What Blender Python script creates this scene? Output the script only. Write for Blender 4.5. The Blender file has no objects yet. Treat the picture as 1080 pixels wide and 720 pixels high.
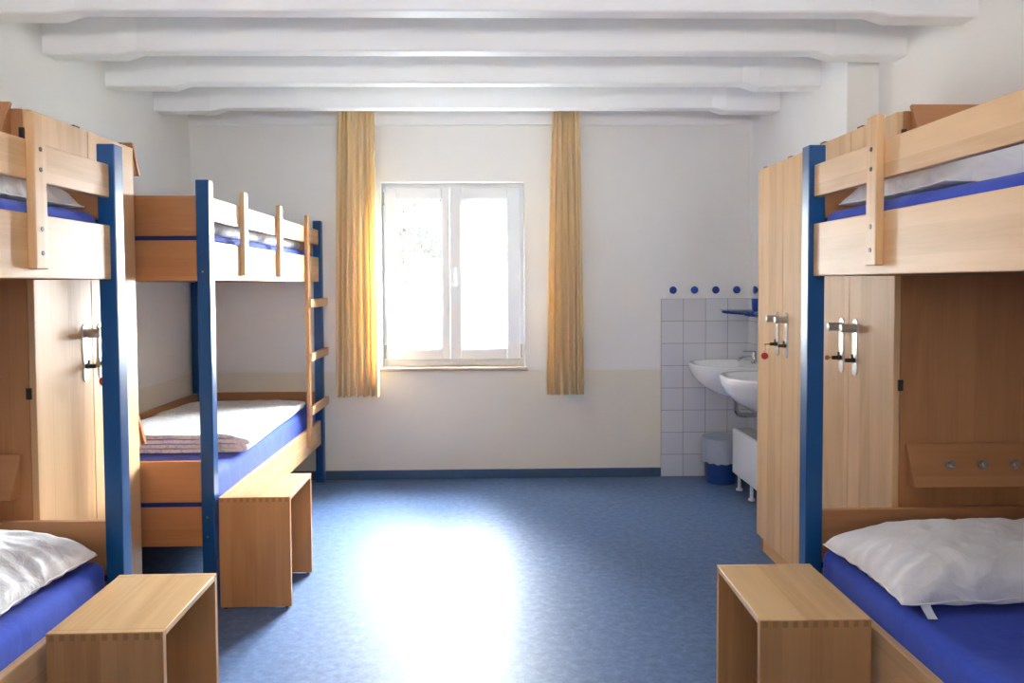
import bpy, bmesh, math, random
from mathutils import Vector, Matrix, noise
random.seed(7)
PI = math.pi
scene = bpy.context.scene
COL = scene.collection

# ------------------------------------------------------------------ helpers
def link(o, parent=None):
    COL.objects.link(o)
    if parent is not None:
        o.parent = parent
    return o

def tag(o, label=None, cat=None, group=None, kind=None):
    if label: o['label'] = label
    if cat: o['category'] = cat
    if group: o['group'] = group
    if kind: o['kind'] = kind
    return o

def thing(name, label, cat, loc=(0, 0, 0), group=None, rz=0.0):
    o = bpy.data.objects.new(name, None)
    o.empty_display_size = 0.1
    o.location = loc
    o.rotation_euler = (0, 0, rz)
    link(o)
    return tag(o, label, cat, group)

def mesh(name, bm, mats, parent=None, smooth=False, loc=None, sharp=None):
    bmesh.ops.recalc_face_normals(bm, faces=bm.faces[:])
    me = bpy.data.meshes.new(name)
    bm.to_mesh(me); bm.free()
    if not isinstance(mats, (list, tuple)): mats = [mats]
    for m in mats: me.materials.append(m)
    if smooth:
        for p in me.polygons: p.use_smooth = True
        if sharp:
            me.set_sharp_from_angle(angle=math.radians(sharp))
    o = bpy.data.objects.new(name, me)
    if loc: o.location = loc
    return link(o, parent)

def NB(): return bmesh.new()

def _merge(bm, tmp, mi=0, M=None):
    if M is not None: bmesh.ops.transform(tmp, matrix=M, verts=tmp.verts[:])
    vm = {}
    for v in tmp.verts: vm[v] = bm.verts.new(v.co)
    for f in tmp.faces:
        try:
            nf = bm.faces.new([vm[v] for v in f.verts]); nf.material_index = mi; nf.smooth = f.smooth
        except ValueError: pass
    tmp.free()

def box(bm, x0, x1, y0, y1, z0, z1, bev=0.0015, mi=0, seg=1, M=None):
    if x0 > x1: x0, x1 = x1, x0
    if y0 > y1: y0, y1 = y1, y0
    t = bmesh.new()
    bmesh.ops.create_cube(t, size=1)
    for v in t.verts:
        v.co = Vector((x0 + (v.co.x + .5) * (x1 - x0), y0 + (v.co.y + .5) * (y1 - y0), z0 + (v.co.z + .5) * (z1 - z0)))
    if bev > 0:
        bmesh.ops.bevel(t, geom=t.edges[:], offset=bev, segments=seg, profile=.5, affect='EDGES')
    _merge(bm, t, mi, M)
    return bm

def cyl(bm, p0, p1, r, r2=None, n=20, mi=0, cap=True, bev=0):
    p0, p1 = Vector(p0), Vector(p1)
    d = p1 - p0
    t = bmesh.new()
    bmesh.ops.create_cone(t, cap_ends=cap, segments=n, radius1=r, radius2=r if r2 is None else r2, depth=d.length)
    if bev > 0:
        es = [e for e in t.edges if abs(e.verts[0].co.z - e.verts[1].co.z) < 1e-6]
        bmesh.ops.bevel(t, geom=es, offset=bev, segments=2, profile=.5, affect='EDGES')
    q = Vector((0, 0, 1)).rotation_difference(d.normalized())
    M = Matrix.Translation((p0 + p1) / 2) @ q.to_matrix().to_4x4()
    _merge(bm, t, mi, M)
    return bm

def tube(bm, pts, r, n=12, mi=0):
    pts = [Vector(p) for p in pts]
    rings = []
    up = Vector((0.013, 0.02, 1)).normalized()
    for i, p in enumerate(pts):
        a = pts[max(0, i - 1)]; b = pts[min(len(pts) - 1, i + 1)]
        d = (b - a).normalized()
        s = d.cross(up)
        if s.length < .05: s = d.cross(Vector((0, 1, 0)))
        s.normalize(); u = s.cross(d).normalized()
        rings.append([bm.verts.new(p + s * (math.cos(2 * PI * k / n) * r) + u * (math.sin(2 * PI * k / n) * r)) for k in range(n)])
    for i in range(len(rings) - 1):
        for k in range(n):
            f = bm.faces.new((rings[i][k], rings[i][(k + 1) % n], rings[i + 1][(k + 1) % n], rings[i + 1][k])); f.material_index = mi
    bm.faces.new(rings[0]); bm.faces.new(rings[-1][::-1])
    return bm

def prism(bm, prof, axis, a, b, mi=0):
    """extrude a closed profile (list of 2D points) along an axis between a and b."""
    def P(u, v, w):
        return {'x': (w, u, v), 'y': (u, w, v), 'z': (u, v, w)}[axis]
    A = [bm.verts.new(P(u, v, a)) for u, v in prof]
    B = [bm.verts.new(P(u, v, b)) for u, v in prof]
    n = len(prof)
    for i in range(n):
        f = bm.faces.new((A[i], A[(i + 1) % n], B[(i + 1) % n], B[i])); f.material_index = mi
    f = bm.faces.new(A); f.material_index = mi
    f = bm.faces.new(B[::-1]); f.material_index = mi
    return bm

def grid_quads(bm, rows, closed_u=False, mi=0, flip=False):
    for i in range(len(rows) - 1):
        n = len(rows[i])
        for k in range(n if closed_u else n - 1):
            q = (rows[i][k], rows[i][(k + 1) % n], rows[i + 1][(k + 1) % n], rows[i + 1][k])
            f = bm.faces.new(q[::-1] if flip else q); f.material_index = mi

# ------------------------------------------------------------------ materials
def lin(c):
    return tuple((x / 255 / 12.92 if x / 255 <= .04045 else ((x / 255 + .055) / 1.055) ** 2.4) for x in c) + (1,)

def newmat(name):
    m = bpy.data.materials.new(name); m.use_nodes = True
    nt = m.node_tree; nt.nodes.clear()
    out = nt.nodes.new('ShaderNodeOutputMaterial')
    b = nt.nodes.new('ShaderNodeBsdfPrincipled')
    nt.links.new(b.outputs[0], out.inputs[0])
    return m, nt, b, out

def plain(name, rgb, rough=.5, metal=0.0, spec=.5, bump=0.0, bscale=200, var=0.0, vscale=6, coat=0):
    m, nt, b, out = newmat(name)
    N, L = nt.nodes.new, nt.links.new
    c = lin(rgb)
    b.inputs['Base Color'].default_value = c
    b.inputs['Roughness'].default_value = rough
    b.inputs['Metallic'].default_value = metal
    b.inputs['Specular IOR Level'].default_value = spec
    b.inputs['Coat Weight'].default_value = coat
    tc = N('ShaderNodeTexCoord')
    if var > 0:
        n = N('ShaderNodeTexNoise'); n.inputs['Scale'].default_value = vscale; n.inputs['Detail'].default_value = 5
        L(tc.outputs['Object'], n.inputs['Vector'])
        mx = N('ShaderNodeMix'); mx.data_type = 'RGBA'
        mx.inputs[6].default_value = tuple(x * (1 - var) for x in c[:3]) + (1,)
        mx.inputs[7].default_value = tuple(min(1, x * (1 + var)) for x in c[:3]) + (1,)
        L(n.outputs[0], mx.inputs[0]); L(mx.outputs[2], b.inputs['Base Color'])
    if bump > 0:
        n2 = N('ShaderNodeTexNoise'); n2.inputs['Scale'].default_value = bscale; n2.inputs['Detail'].default_value = 3
        L(tc.outputs['Object'], n2.inputs['Vector'])
        bp = N('ShaderNodeBump'); bp.inputs['Strength'].default_value = bump; bp.inputs['Distance'].default_value = .002
        L(n2.outputs[0], bp.inputs['Height']); L(bp.outputs[0], b.inputs['Normal'])
    return m

_woods = {}
def wood(axis, tone='mid'):
    key = (axis, tone)
    if key in _woods: return _woods[key]
    base = {'mid': (206, 156, 106), 'light': (217, 176, 130), 'deep': (186, 132, 88), 'stool': (214, 175, 126), 'stoolshade': (196, 146, 96), 'end': (168, 122, 76)}[tone]  # stool seat tone lightened for window light, stool panel tone darkened for shade
    m, nt, b, out = newmat('beech_%s_%s' % (axis, tone))
    N, L = nt.nodes.new, nt.links.new
    tc = N('ShaderNodeTexCoord')
    geo = N('ShaderNodeNewGeometry')
    oi = N('ShaderNodeObjectInfo')
    sep = N('ShaderNodeCombineXYZ')
    for i in range(3): L(oi.outputs['Random'], sep.inputs[i])
    sc = N('ShaderNodeVectorMath'); sc.operation = 'SCALE'; sc.inputs['Scale'].default_value = 7.3
    L(sep.outputs[0], sc.inputs[0])
    add = N('ShaderNodeVectorMath'); add.operation = 'ADD'
    L(tc.outputs['Object'], add.inputs[0]); L(sc.outputs[0], add.inputs[1])
    def mapped(lo, hi):
        mp = N('ShaderNodeMapping')
        s = [hi, hi, hi]; s['xyz'.index(axis)] = lo
        mp.inputs['Scale'].default_value = s
        L(add.outputs[0], mp.inputs['Vector']); return mp
    # fine pores / streaks
    mp1 = mapped(4, 90)
    n1 = N('ShaderNodeTexNoise'); n1.inputs['Scale'].default_value = 1.0; n1.inputs['Detail'].default_value = 6; n1.inputs['Roughness'].default_value = .6
    L(mp1.outputs[0], n1.inputs['Vector'])
    # broad figure: contour lines of a stretched noise
    mp2 = mapped(.8, 5)
    n2 = N('ShaderNodeTexNoise'); n2.inputs['Scale'].default_value = 1.0; n2.inputs['Detail'].default_value = 1.5
    L(mp2.outputs[0], n2.inputs['Vector'])
    mu = N('ShaderNodeMath'); mu.operation = 'MULTIPLY'; mu.inputs[1].default_value = 48
    L(n2.outputs[0], mu.inputs[0])
    si = N('ShaderNodeMath'); si.operation = 'SINE'; L(mu.outputs[0], si.inputs[0])
    # staves: wide strips of differing tone
    mp3 = mapped(.05, 11)
    n3 = N('ShaderNodeTexVoronoi'); n3.inputs['Scale'].default_value = 1.0
    L(mp3.outputs[0], n3.inputs['Vector'])
    sepc = N('ShaderNodeSeparateColor'); L(n3.outputs['Color'], sepc.inputs[0])
    # factor = .5 + streak + figure + stave
    a1 = N('ShaderNodeMath'); a1.operation = 'MULTIPLY_ADD'; a1.inputs[1].default_value = .42; a1.inputs[2].default_value = .12
    L(n1.outputs[0], a1.inputs[0])
    a2 = N('ShaderNodeMath'); a2.operation = 'MULTIPLY_ADD'; a2.inputs[1].default_value = .055
    L(si.outputs[0], a2.inputs[0]); L(a1.outputs[0], a2.inputs[2])
    a3 = N('ShaderNodeMath'); a3.operation = 'MULTIPLY_ADD'; a3.inputs[1].default_value = .30
    L(sepc.outputs[0], a3.inputs[0]); L(a2.outputs[0], a3.inputs[2])
    cr = N('ShaderNodeValToRGB')
    c = lin(base)
    cr.color_ramp.elements[0].position = 0.05
    cr.color_ramp.elements[0].color = (c[0] * .72, c[1] * .62, c[2] * .52, 1)
    cr.color_ramp.elements[1].position = .95
    cr.color_ramp.elements[1].color = (min(1, c[0] * 1.13), min(1, c[1] * 1.18), min(1, c[2] * 1.25), 1)
    e = cr.color_ramp.elements.new(.5); e.color = c
    L(a3.outputs[0], cr.inputs[0]); L(cr.outputs[0], b.inputs['Base Color'])
    b.inputs['Roughness'].default_value = .42
    b.inputs['Specular IOR Level'].default_value = .35
    bp = N('ShaderNodeBump'); bp.inputs['Strength'].default_value = .08; bp.inputs['Distance'].default_value = .001
    L(n1.outputs[0], bp.inputs['Height']); L(bp.outputs[0], b.inputs['Normal'])
    _woods[key] = m
    return m

def wall_mat():
    m, nt, b, out = newmat('wall_paint')
    N, L = nt.nodes.new, nt.links.new
    tc = N('ShaderNodeTexCoord'); sp = N('ShaderNodeSeparateXYZ')
    L(tc.outputs['Object'], sp.inputs[0])
    lt = N('ShaderNodeMapRange'); lt.inputs['From Min'].default_value = .730; lt.inputs['From Max'].default_value = .736
    L(sp.outputs['Z'], lt.inputs['Value'])
    n = N('ShaderNodeTexNoise'); n.inputs['Scale'].default_value = 3; n.inputs['Detail'].default_value = 6
    L(tc.outputs['Object'], n.inputs['Vector'])
    mx = N('ShaderNodeMix'); mx.data_type = 'RGBA'
    mx.inputs[6].default_value = lin((238, 232, 217)); mx.inputs[7].default_value = lin((244, 243, 241))
    L(lt.outputs[0], mx.inputs[0])
    m2 = N('ShaderNodeMix'); m2.data_type = 'RGBA'; m2.blend_type = 'MULTIPLY'
    m2.inputs[0].default_value = 1
    rr = N('ShaderNodeMapRange'); rr.inputs['To Min'].default_value = .95; rr.inputs['To Max'].default_value = 1.03
    L(n.outputs[0], rr.inputs['Value'])
    L(mx.outputs[2], m2.inputs[6]); L(rr.outputs[0], m2.inputs[7])
    # a few grey scuffs low on the wall
    mp = N('ShaderNodeMapping'); mp.inputs['Scale'].default_value = (7, 7, 16)
    L(tc.outputs['Object'], mp.inputs['Vector'])
    n3 = N('ShaderNodeTexNoise'); n3.inputs['Scale'].default_value = 1; n3.inputs['Detail'].default_value = 7; n3.inputs['Roughness'].default_value = .65
    L(mp.outputs[0], n3.inputs['Vector'])
    s1 = N('ShaderNodeMapRange'); s1.inputs['From Min'].default_value = .70; s1.inputs['From Max'].default_value = .76
    L(n3.outputs[0], s1.inputs['Value'])
    s2 = N('ShaderNodeMapRange'); s2.inputs['From Min'].default_value = .34; s2.inputs['From Max'].default_value = .28
    L(sp.outputs['Z'], s2.inputs['Value'])
    s3 = N('ShaderNodeMath'); s3.operation = 'MULTIPLY'; L(s1.outputs[0], s3.inputs[0]); L(s2.outputs[0], s3.inputs[1])
    m3 = N('ShaderNodeMix'); m3.data_type = 'RGBA'; m3.inputs[7].default_value = lin((150, 146, 140))
    L(s3.outputs[0], m3.inputs[0]); L(m2.outputs[2], m3.inputs[6])
    L(m3.outputs[2], b.inputs['Base Color'])
    b.inputs['Roughness'].default_value = .75; b.inputs['Specular IOR Level'].default_value = .2
    n4 = N('ShaderNodeTexNoise'); n4.inputs['Scale'].default_value = 45; n4.inputs['Detail'].default_value = 4
    L(tc.outputs['Object'], n4.inputs['Vector'])
    bp = N('ShaderNodeBump'); bp.inputs['Strength'].default_value = .12; bp.inputs['Distance'].default_value = .004
    L(n4.outputs[0], bp.inputs['Height']); L(bp.outputs[0], b.inputs['Normal'])
    return m

def floor_mat():
    m, nt, b, out = newmat('blue_linoleum')
    N, L = nt.nodes.new, nt.links.new
    tc = N('ShaderNodeTexCoord')
    def nz(s, d, r=.6):
        n = N('ShaderNodeTexNoise'); n.inputs['Scale'].default_value = s; n.inputs['Detail'].default_value = d; n.inputs['Roughness'].default_value = r
        L(tc.outputs['Object'], n.inputs['Vector']); return n
    n1 = nz(28, 8, .75); n2 = nz(2.2, 5)
    cr = N('ShaderNodeValToRGB')
    cr.color_ramp.elements[0].position = .30; cr.color_ramp.elements[0].color = lin((66, 88, 124))
    cr.color_ramp.elements[1].position = .72; cr.color_ramp.elements[1].color = lin((104, 130, 172))
    e = cr.color_ramp.elements.new(.5); e.color = lin((82, 107, 148))
    L(n1.outputs[0], cr.inputs[0])
    rr = N('ShaderNodeMapRange'); rr.inputs['To Min'].default_value = .92; rr.inputs['To Max'].default_value = 1.08
    L(n2.outputs[0], rr.inputs['Value'])
    mm = N('ShaderNodeMix'); mm.data_type = 'RGBA'; mm.blend_type = 'MULTIPLY'; mm.inputs[0].default_value = 1
    L(cr.outputs[0], mm.inputs[6]); L(rr.outputs[0], mm.inputs[7])
    # pale scratches running down the room
    mp = N('ShaderNodeMapping'); mp.inputs['Rotation'].default_value = (0, 0, .12); mp.inputs['Scale'].default_value = (34, .5, 1)
    L(tc.outputs['Object'], mp.inputs['Vector'])
    n3 = N('ShaderNodeTexNoise'); n3.inputs['Scale'].default_value = 1; n3.inputs['Detail'].default_value = 8; n3.inputs['Roughness'].default_value = .7
    L(mp.outputs[0], n3.inputs['Vector'])
    s1 = N('ShaderNodeMapRange'); s1.inputs['From Min'].default_value = .69; s1.inputs['From Max'].default_value = .78; s1.inputs['To Max'].default_value = .35
    L(n3.outputs[0], s1.inputs['Value'])
    m3 = N('ShaderNodeMix'); m3.data_type = 'RGBA'; m3.inputs[7].default_value = lin((190, 205, 225))
    L(s1.outputs[0], m3.inputs[0]); L(mm.outputs[2], m3.inputs[6])
    L(m3.outputs[2], b.inputs['Base Color'])
    r2 = N('ShaderNodeMapRange'); r2.inputs['To Min'].default_value = .40; r2.inputs['To Max'].default_value = .52
    L(n2.outputs[0], r2.inputs['Value']); L(r2.outputs[0], b.inputs['Roughness'])
    b.inputs['Specular IOR Level'].default_value = .34
    n5 = nz(9, 3)
    bp = N('ShaderNodeBump'); bp.inputs['Strength'].default_value = .035; bp.inputs['Distance'].default_value = .006
    L(n5.outputs[0], bp.inputs['Height']); L(bp.outputs[0], b.inputs['Normal'])
    return m

def tile_mat(ax, off):
    m, nt, b, out = newmat('white_tiles_' + ax)
    N, L = nt.nodes.new, nt.links.new
    tc = N('ShaderNodeTexCoord'); sp = N('ShaderNodeSeparateXYZ'); L(tc.outputs['Object'], sp.inputs[0])
    ad = N('ShaderNodeMath'); ad.operation = 'ADD'; ad.inputs[1].default_value = off
    L(sp.outputs[0 if ax == 'x' else 1], ad.inputs[0])
    cb = N('ShaderNodeCombineXYZ'); L(ad.outputs[0], cb.inputs[0]); L(sp.outputs[2], cb.inputs[1])
    br = N('ShaderNodeTexBrick'); br.offset = 0; br.squash = 1
    br.inputs['Scale'].default_value = 1; br.inputs['Brick Width'].default_value = .1514; br.inputs['Row Height'].default_value = .1516
    br.inputs['Mortar Size'].default_value = .0022; br.inputs['Mortar Smooth'].default_value = .2
    br.inputs['Color1'].default_value = lin((226, 227, 232)); br.inputs['Color2'].default_value = lin((219, 221, 228)); br.inputs['Mortar'].default_value = lin((168, 168, 172))
    L(cb.outputs[0], br.inputs['Vector']); L(br.outputs['Color'], b.inputs['Base Color'])
    b.inputs['Roughness'].default_value = .18
    bp = N('ShaderNodeBump'); bp.inputs['Strength'].default_value = .5; bp.inputs['Distance'].default_value = .002; bp.invert = True
    L(br.outputs['Fac'], bp.inputs['Height']); L(bp.outputs[0], b.inputs['Normal'])
    return m

def cloth(name, rgb, rough=.85, weave=420, bump=.25, sheen=.15, wr=0.0, wscale=7, transl=0.0, pattern=None):
    m, nt, b, out = newmat(name)
    N, L = nt.nodes.new, nt.links.new
    tc = N('ShaderNodeTexCoord')
    c = lin(rgb)
    b.inputs['Roughness'].default_value = rough; b.inputs['Specular IOR Level'].default_value = .15
    b.inputs['Sheen Weight'].default_value = sheen
    n0 = N('ShaderNodeTexNoise'); n0.inputs['Scale'].default_value = 5; n0.inputs['Detail'].default_value = 4
    L(tc.outputs['Object'], n0.inputs['Vector'])
    mx = N('ShaderNodeMix'); mx.data_type = 'RGBA'
    mx.inputs[6].default_value = tuple(x * .93 for x in c[:3]) + (1,); mx.inputs[7].default_value = tuple(min(1, x * 1.05) for x in c[:3]) + (1,)
    L(n0.outputs[0], mx.inputs[0]); last = mx.outputs[2]
    if pattern:
        v = N('ShaderNodeTexNoise'); v.inputs['Scale'].default_value = 38; v.inputs['Detail'].default_value = 3; v.inputs['Distortion'].default_value = 1.4
        L(tc.outputs['Object'], v.inputs['Vector'])
        s1 = N('ShaderNodeMapRange'); s1.inputs['From Min'].default_value = .52; s1.inputs['From Max'].default_value = .60; s1.inputs['To Max'].default_value = .5
        L(v.outputs[0], s1.inputs['Value'])
        m3 = N('ShaderNodeMix'); m3.data_type = 'RGBA'; m3.inputs[7].default_value = lin(pattern)
        L(s1.outputs[0], m3.inputs[0]); L(last, m3.inputs[6]); last = m3.outputs[2]
    L(last, b.inputs['Base Color'])
    n1 = N('ShaderNodeTexNoise'); n1.inputs['Scale'].default_value = weave; n1.inputs['Detail'].default_value = 2
    L(tc.outputs['Object'], n1.inputs['Vector'])
    bp = N('ShaderNodeBump'); bp.inputs['Strength'].default_value = bump; bp.inputs['Distance'].default_value = .001
    L(n1.outputs[0], bp.inputs['Height'])
    if wr > 0:
        n2 = N('ShaderNodeTexNoise'); n2.inputs['Scale'].default_value = wscale; n2.inputs['Detail'].default_value = 4; n2.inputs['Distortion'].default_value = .8
        L(tc.outputs['Object'], n2.inputs['Vector'])
        b2 = N('ShaderNodeBump'); b2.inputs['Strength'].default_value = wr; b2.inputs['Distance'].default_value = .03
        L(n2.outputs[0], b2.inputs['Height']); L(b2.outputs[0], bp.inputs['Normal'])
    L(bp.outputs[0], b.inputs['Normal'])
    if transl > 0:
        tr = N('ShaderNodeBsdfTranslucent'); L(last, tr.inputs['Color'])
        ms = N('ShaderNodeMixShader'); ms.inputs[0].default_value = transl
        L(b.outputs[0], ms.inputs[1]); L(tr.outputs[0], ms.inputs[2]); L(ms.outputs[0], out.inputs[0])
    return m

def glass_mat(name, tint=(1, 1, 1), gloss=.08):
    m, nt, b, out = newmat(name)
    nt.nodes.remove(b)
    N, L = nt.nodes.new, nt.links.new
    t = N('ShaderNodeBsdfTransparent'); t.inputs[0].default_value = tint + (1,)
    g = N('ShaderNodeBsdfGlossy'); g.inputs['Roughness'].default_value = .02
    ms = N('ShaderNodeMixShader'); ms.inputs[0].default_value = gloss
    L(t.outputs[0], ms.inputs[1]); L(g.outputs[0], ms.inputs[2]); L(ms.outputs[0], out.inputs[0])
    return m

def bag_mat():
    m, nt, b, out = newmat('clear_bin_bag')
    N, L = nt.nodes.new, nt.links.new
    b.inputs['Base Color'].default_value = lin((205, 212, 228)); b.inputs['Roughness'].default_value = .3
    t = N('ShaderNodeBsdfTransparent')
    ms = N('ShaderNodeMixShader'); ms.inputs[0].default_value = .72
    L(t.outputs[0], ms.inputs[1]); L(b.outputs[0], ms.inputs[2]); L(ms.outputs[0], out.inputs[0])
    return m

WALL = wall_mat()
CEIL = plain('ceiling_paint', (246, 246, 246), .7, spec=.2, bump=.1, bscale=35, var=.02)
BEAM = plain('beam_paint', (247, 247, 248), .5, spec=.3, bump=.25, bscale=14, var=.02)
FLOOR = floor_mat()
SKIRT = plain('blue_skirting', (62, 88, 122), .45, var=.12, vscale=30)
NAVY = plain('blue_painted_wood', (8, 72, 128), .33, spec=.5, bump=.05, bscale=60, var=.12, vscale=9)
NAVYD = plain('navy_painted_bar', (24, 40, 110), .4)
PVC = plain('white_pvc', (226, 228, 232), .3, spec=.5)
CHROME = plain('chrome', (205, 205, 210), .16, metal=1)
STEEL = plain('brushed_steel', (190, 186, 182), .32, metal=.9)
PLATE = plain('polished_plate', (232, 230, 226), .25, metal=.55)
BLACK = plain('black_plastic', (24, 24, 27), .35)
BOLT = plain('dark_bolt', (70, 68, 70), .35, metal=.8)
RED = plain('red_plastic', (190, 22, 30), .3)
BRASS = plain('brass', (190, 150, 80), .3, metal=.9)
CERAM = plain('white_ceramic', (238, 239, 242), .1, spec=.6, coat=.3)
BLUEP = plain('blue_plastic', (30, 62, 150), .3)
BINB = plain('bin_blue', (22, 62, 130), .4)
ENAM = plain('white_enamel', (236, 237, 240), .3)
GREYT = plain('grille_grey', (160, 160, 160), .5)
GASK = plain('window_gasket', (90, 96, 102), .6)
GLASS = glass_mat('window_glass', (.97, .985, .98), .06)
SHELFG = glass_mat('shelf_glass', (.80, .90, .87), .2)
MIRROR = plain('mirror_silver', (230, 235, 238), .02, metal=1)
BAG = bag_mat()
SHEET = cloth('blue_jersey_sheet', (44, 72, 182), .8, wr=.25, wscale=5)
PILL = cloth('white_pillow_ticking', (238, 236, 238), .75, wr=.45, wscale=11)
BLANK = cloth('white_quilt', (220, 219, 221), .85, wr=.35, wscale=14, pattern=(158, 162, 178))
CURT = cloth('ochre_curtain', (250, 230, 192), .85, wr=.0, transl=.35)
HEM = cloth('ochre_curtain_hem', (240, 214, 168), .85)
SLAT = plain('bed_base_board', (120, 84, 52), .6, var=.1)
SILL = plain('window_sill_stone', (176, 158, 140), .4, var=.15, vscale=25)

# ------------------------------------------------------------------ measured layout (metres)
H = 1.3207                         # eye height
D = 5.1065                         # window wall
XL, XR, XRN = -2.0024, 1.7485, 1.905   # left wall, right wall far part, right wall near part
YSTEP = 3.715
YB = -1.3                          # wall behind the camera
CZ = 2.66                          # ceiling

def struct(name, bm, m, parent=None, **k):
    o = mesh(name, bm, m, parent, **k)
    o['kind'] = 'structure'
    return o

# floor / ceiling
bm = NB(); box(bm, XL - .2, XRN + .2, YB - .2, D + .3, -.15, 0, 0); struct('floor', bm, FLOOR)
bm = NB(); box(bm, XL - .2, XRN + .2, YB - .2, D + .3, CZ, CZ + .15, 0); struct('ceiling', bm, CEIL)
bm = NB(); box(bm, XL - .2, XL, YB - .2, D + .3, 0, CZ, 0); struct('wall_left', bm, WALL)
bm = NB()
prism(bm, [(XRN, YB - .2), (XRN + .25, YB - .2), (XRN + .25, D + .3), (XR, D + .3), (XR, YSTEP), (XRN, YSTEP)], 'z', 0, CZ)
struct('wall_right', bm, WALL)
bm = NB(); box(bm, XL, XRN, YB - .2, YB, 0, CZ, 0); struct('wall_rear', bm, WALL)
# window wall with opening
WX0, WX1, WZ0, WZ1 = -.745, .218, .757, 2.003
bm = NB()
T = .30
for (a, b, c, d) in ((XL, WX0, 0, CZ), (WX1, XR, 0, CZ), (WX0, WX1, 0, WZ0 - .022), (WX0, WX1, WZ1, CZ)):
    box(bm, a, b, D, D + T, c, d, 0)
bmesh.ops.remove_doubles(bm, verts=bm.verts[:], dist=1e-5)
struct('wall_window', bm, WALL)
# thin plaster band high on the window wall
bm = NB(); box(bm, XL, XR, D - .012, D, 2.378, CZ, .002); struct('trim_1', bm, CEIL)
# skirting
bm = NB(); box(bm, XL, 1.143, D - .012, D, 0, .062, .002); struct('baseboard_window', bm, SKIRT)
bm = NB(); box(bm, XL, XL + .012, YB, D - .012, 0, .062, .002); struct('baseboard_left', bm, SKIRT)
bm = NB(); box(bm, XRN - .012, XRN, YB, YSTEP, 0, .062, .002); struct('baseboard_right', bm, SKIRT)
# tiling behind the basins
bm = NB(); box(bm, 1.143, XR - .008, D - .008, D, 0.0, 1.213, .001); struct('trim_2', bm, tile_mat('x', -1.143 - .1514 * 10 + .1514 * 20))
bm = NB(); box(bm, XR - .008, XR, YSTEP, D, 0.0, 1.213, .001); struct('trim_3', bm, tile_mat('y', -D + .1514 * 60))

# ceiling beams with swollen ends
def beam(i, y, xr):
    b = NB()
    xs = [XL, XL + .33, XL + .41, xr - .41, xr - .33, xr]
    ds = [.022, .022, 0, 0, .022, .022]
    rows = []
    for x, d in zip(xs, ds):
        z0 = 2.377 - d; y0 = y - d * .9; y1 = y + .085 + d * .3
        prof = [(y0 + .006, z0), (y1 - .006, z0), (y1, z0 + .006), (y1, CZ), (y0, CZ), (y0, z0 + .006)]
        rows.append([b.verts.new((x, u, v)) for u, v in prof])
    grid_quads(b, rows, closed_u=True)
    b.faces.new(rows[0]); b.faces.new(rows[-1][::-1])
    struct('trim_%d' % i, b, BEAM)
for i, y in enumerate((4.60, 4.035, 3.485, 2.975, 2.42, 1.86, 1.30, .74, .18, -.38, -.94)):
    beam(4 + i, y, XR if y > YSTEP else XRN)

# ------------------------------------------------------------------ window
W = bpy.data.objects.new('window_1', None); link(W); W['kind'] = 'structure'
WY = D + .085                     # inner face of the frame
def wpart(name, bm, m, par=None, **k):
    o = mesh(name, bm, m, par or W, **k); o['kind'] = 'structure'; return o
bm = NB()
fo = .035
box(bm, WX0, WX0 + fo, WY, WY + .07, WZ0, WZ1, .003); box(bm, WX1 - fo, WX1, WY, WY + .07, WZ0, WZ1, .003)
box(bm, WX0 + fo, WX1 - fo, WY, WY + .07, WZ1 - fo, WZ1, .003); box(bm, WX0 + fo, WX1 - fo, WY, WY + .07, WZ0, WZ0 + .05, .003)
wpart('window_frame', bm, PVC)
def sash(x0, x1, px0, px1):
    z0, z1, pz0, pz1 = WZ0 + .045, WZ1 - .025, .876, 1.893
    y = WY - .018
    b = NB()
    for (a, c, e, f) in ((x0, px0, z0, z1), (px1, x1, z0, z1), (px0, px1, z0, pz0), (px0, px1, pz1, z1)):
        box(b, a, c, y, y + .06, e, f, .004)
    s = wpart('sash', b, PVC)
    b = NB(); g = .006
    for (a, c, e, f) in ((px0, px0 + g, pz0, pz1), (px1 - g, px1, pz0, pz1), (px0 + g, px1 - g, pz0, pz0 + g), (px0 + g, px1 - g, pz1 - g, pz1)):
        box(b, a, c, y + .012, y + .03, e, f, 0)
    wpart('gasket', b, GASK, s)
    b = NB(); box(b, px0, px1, y + .026, y + .030, pz0, pz1, 0)
    wpart('pane', b, GLASS, s)
    return s
k = (D + .085) / D
s1 = sash(-.722, -.288, -.640 * k, -.338 * k)
s2 = sash(-.286, .192, -.205 * k, .100 * k)
b = NB(); box(b, -.262, -.236, WY - .026, WY - .018, 1.30, 1.37, .004); box(b, -.256, -.242, WY - .05, WY - .038, 1.305, 1.43, .005); cyl(b, (-.249, WY - .018, 1.335), (-.249, WY - .046, 1.335), .008)
wpart('window_handle', b, PLATE, s2)
for (x, z) in ((-.728, 1.90), (.202, .86), (-.728, .86)):
    b = NB(); cyl(b, (x, WY - .012, z - .045), (x, WY - .012, z + .045), .008, n=12); wpart('hinge', b, PLATE)
bm = NB(); box(bm, WX0 - .02, WX1 + .02, D - .028, D + .001, WZ0 - .022, WZ0, .003); box(bm, WX0, WX1, D + .001, WY + .01, WZ0 - .022, WZ0, 0)
wpart('window_sill', bm, SILL)

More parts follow.
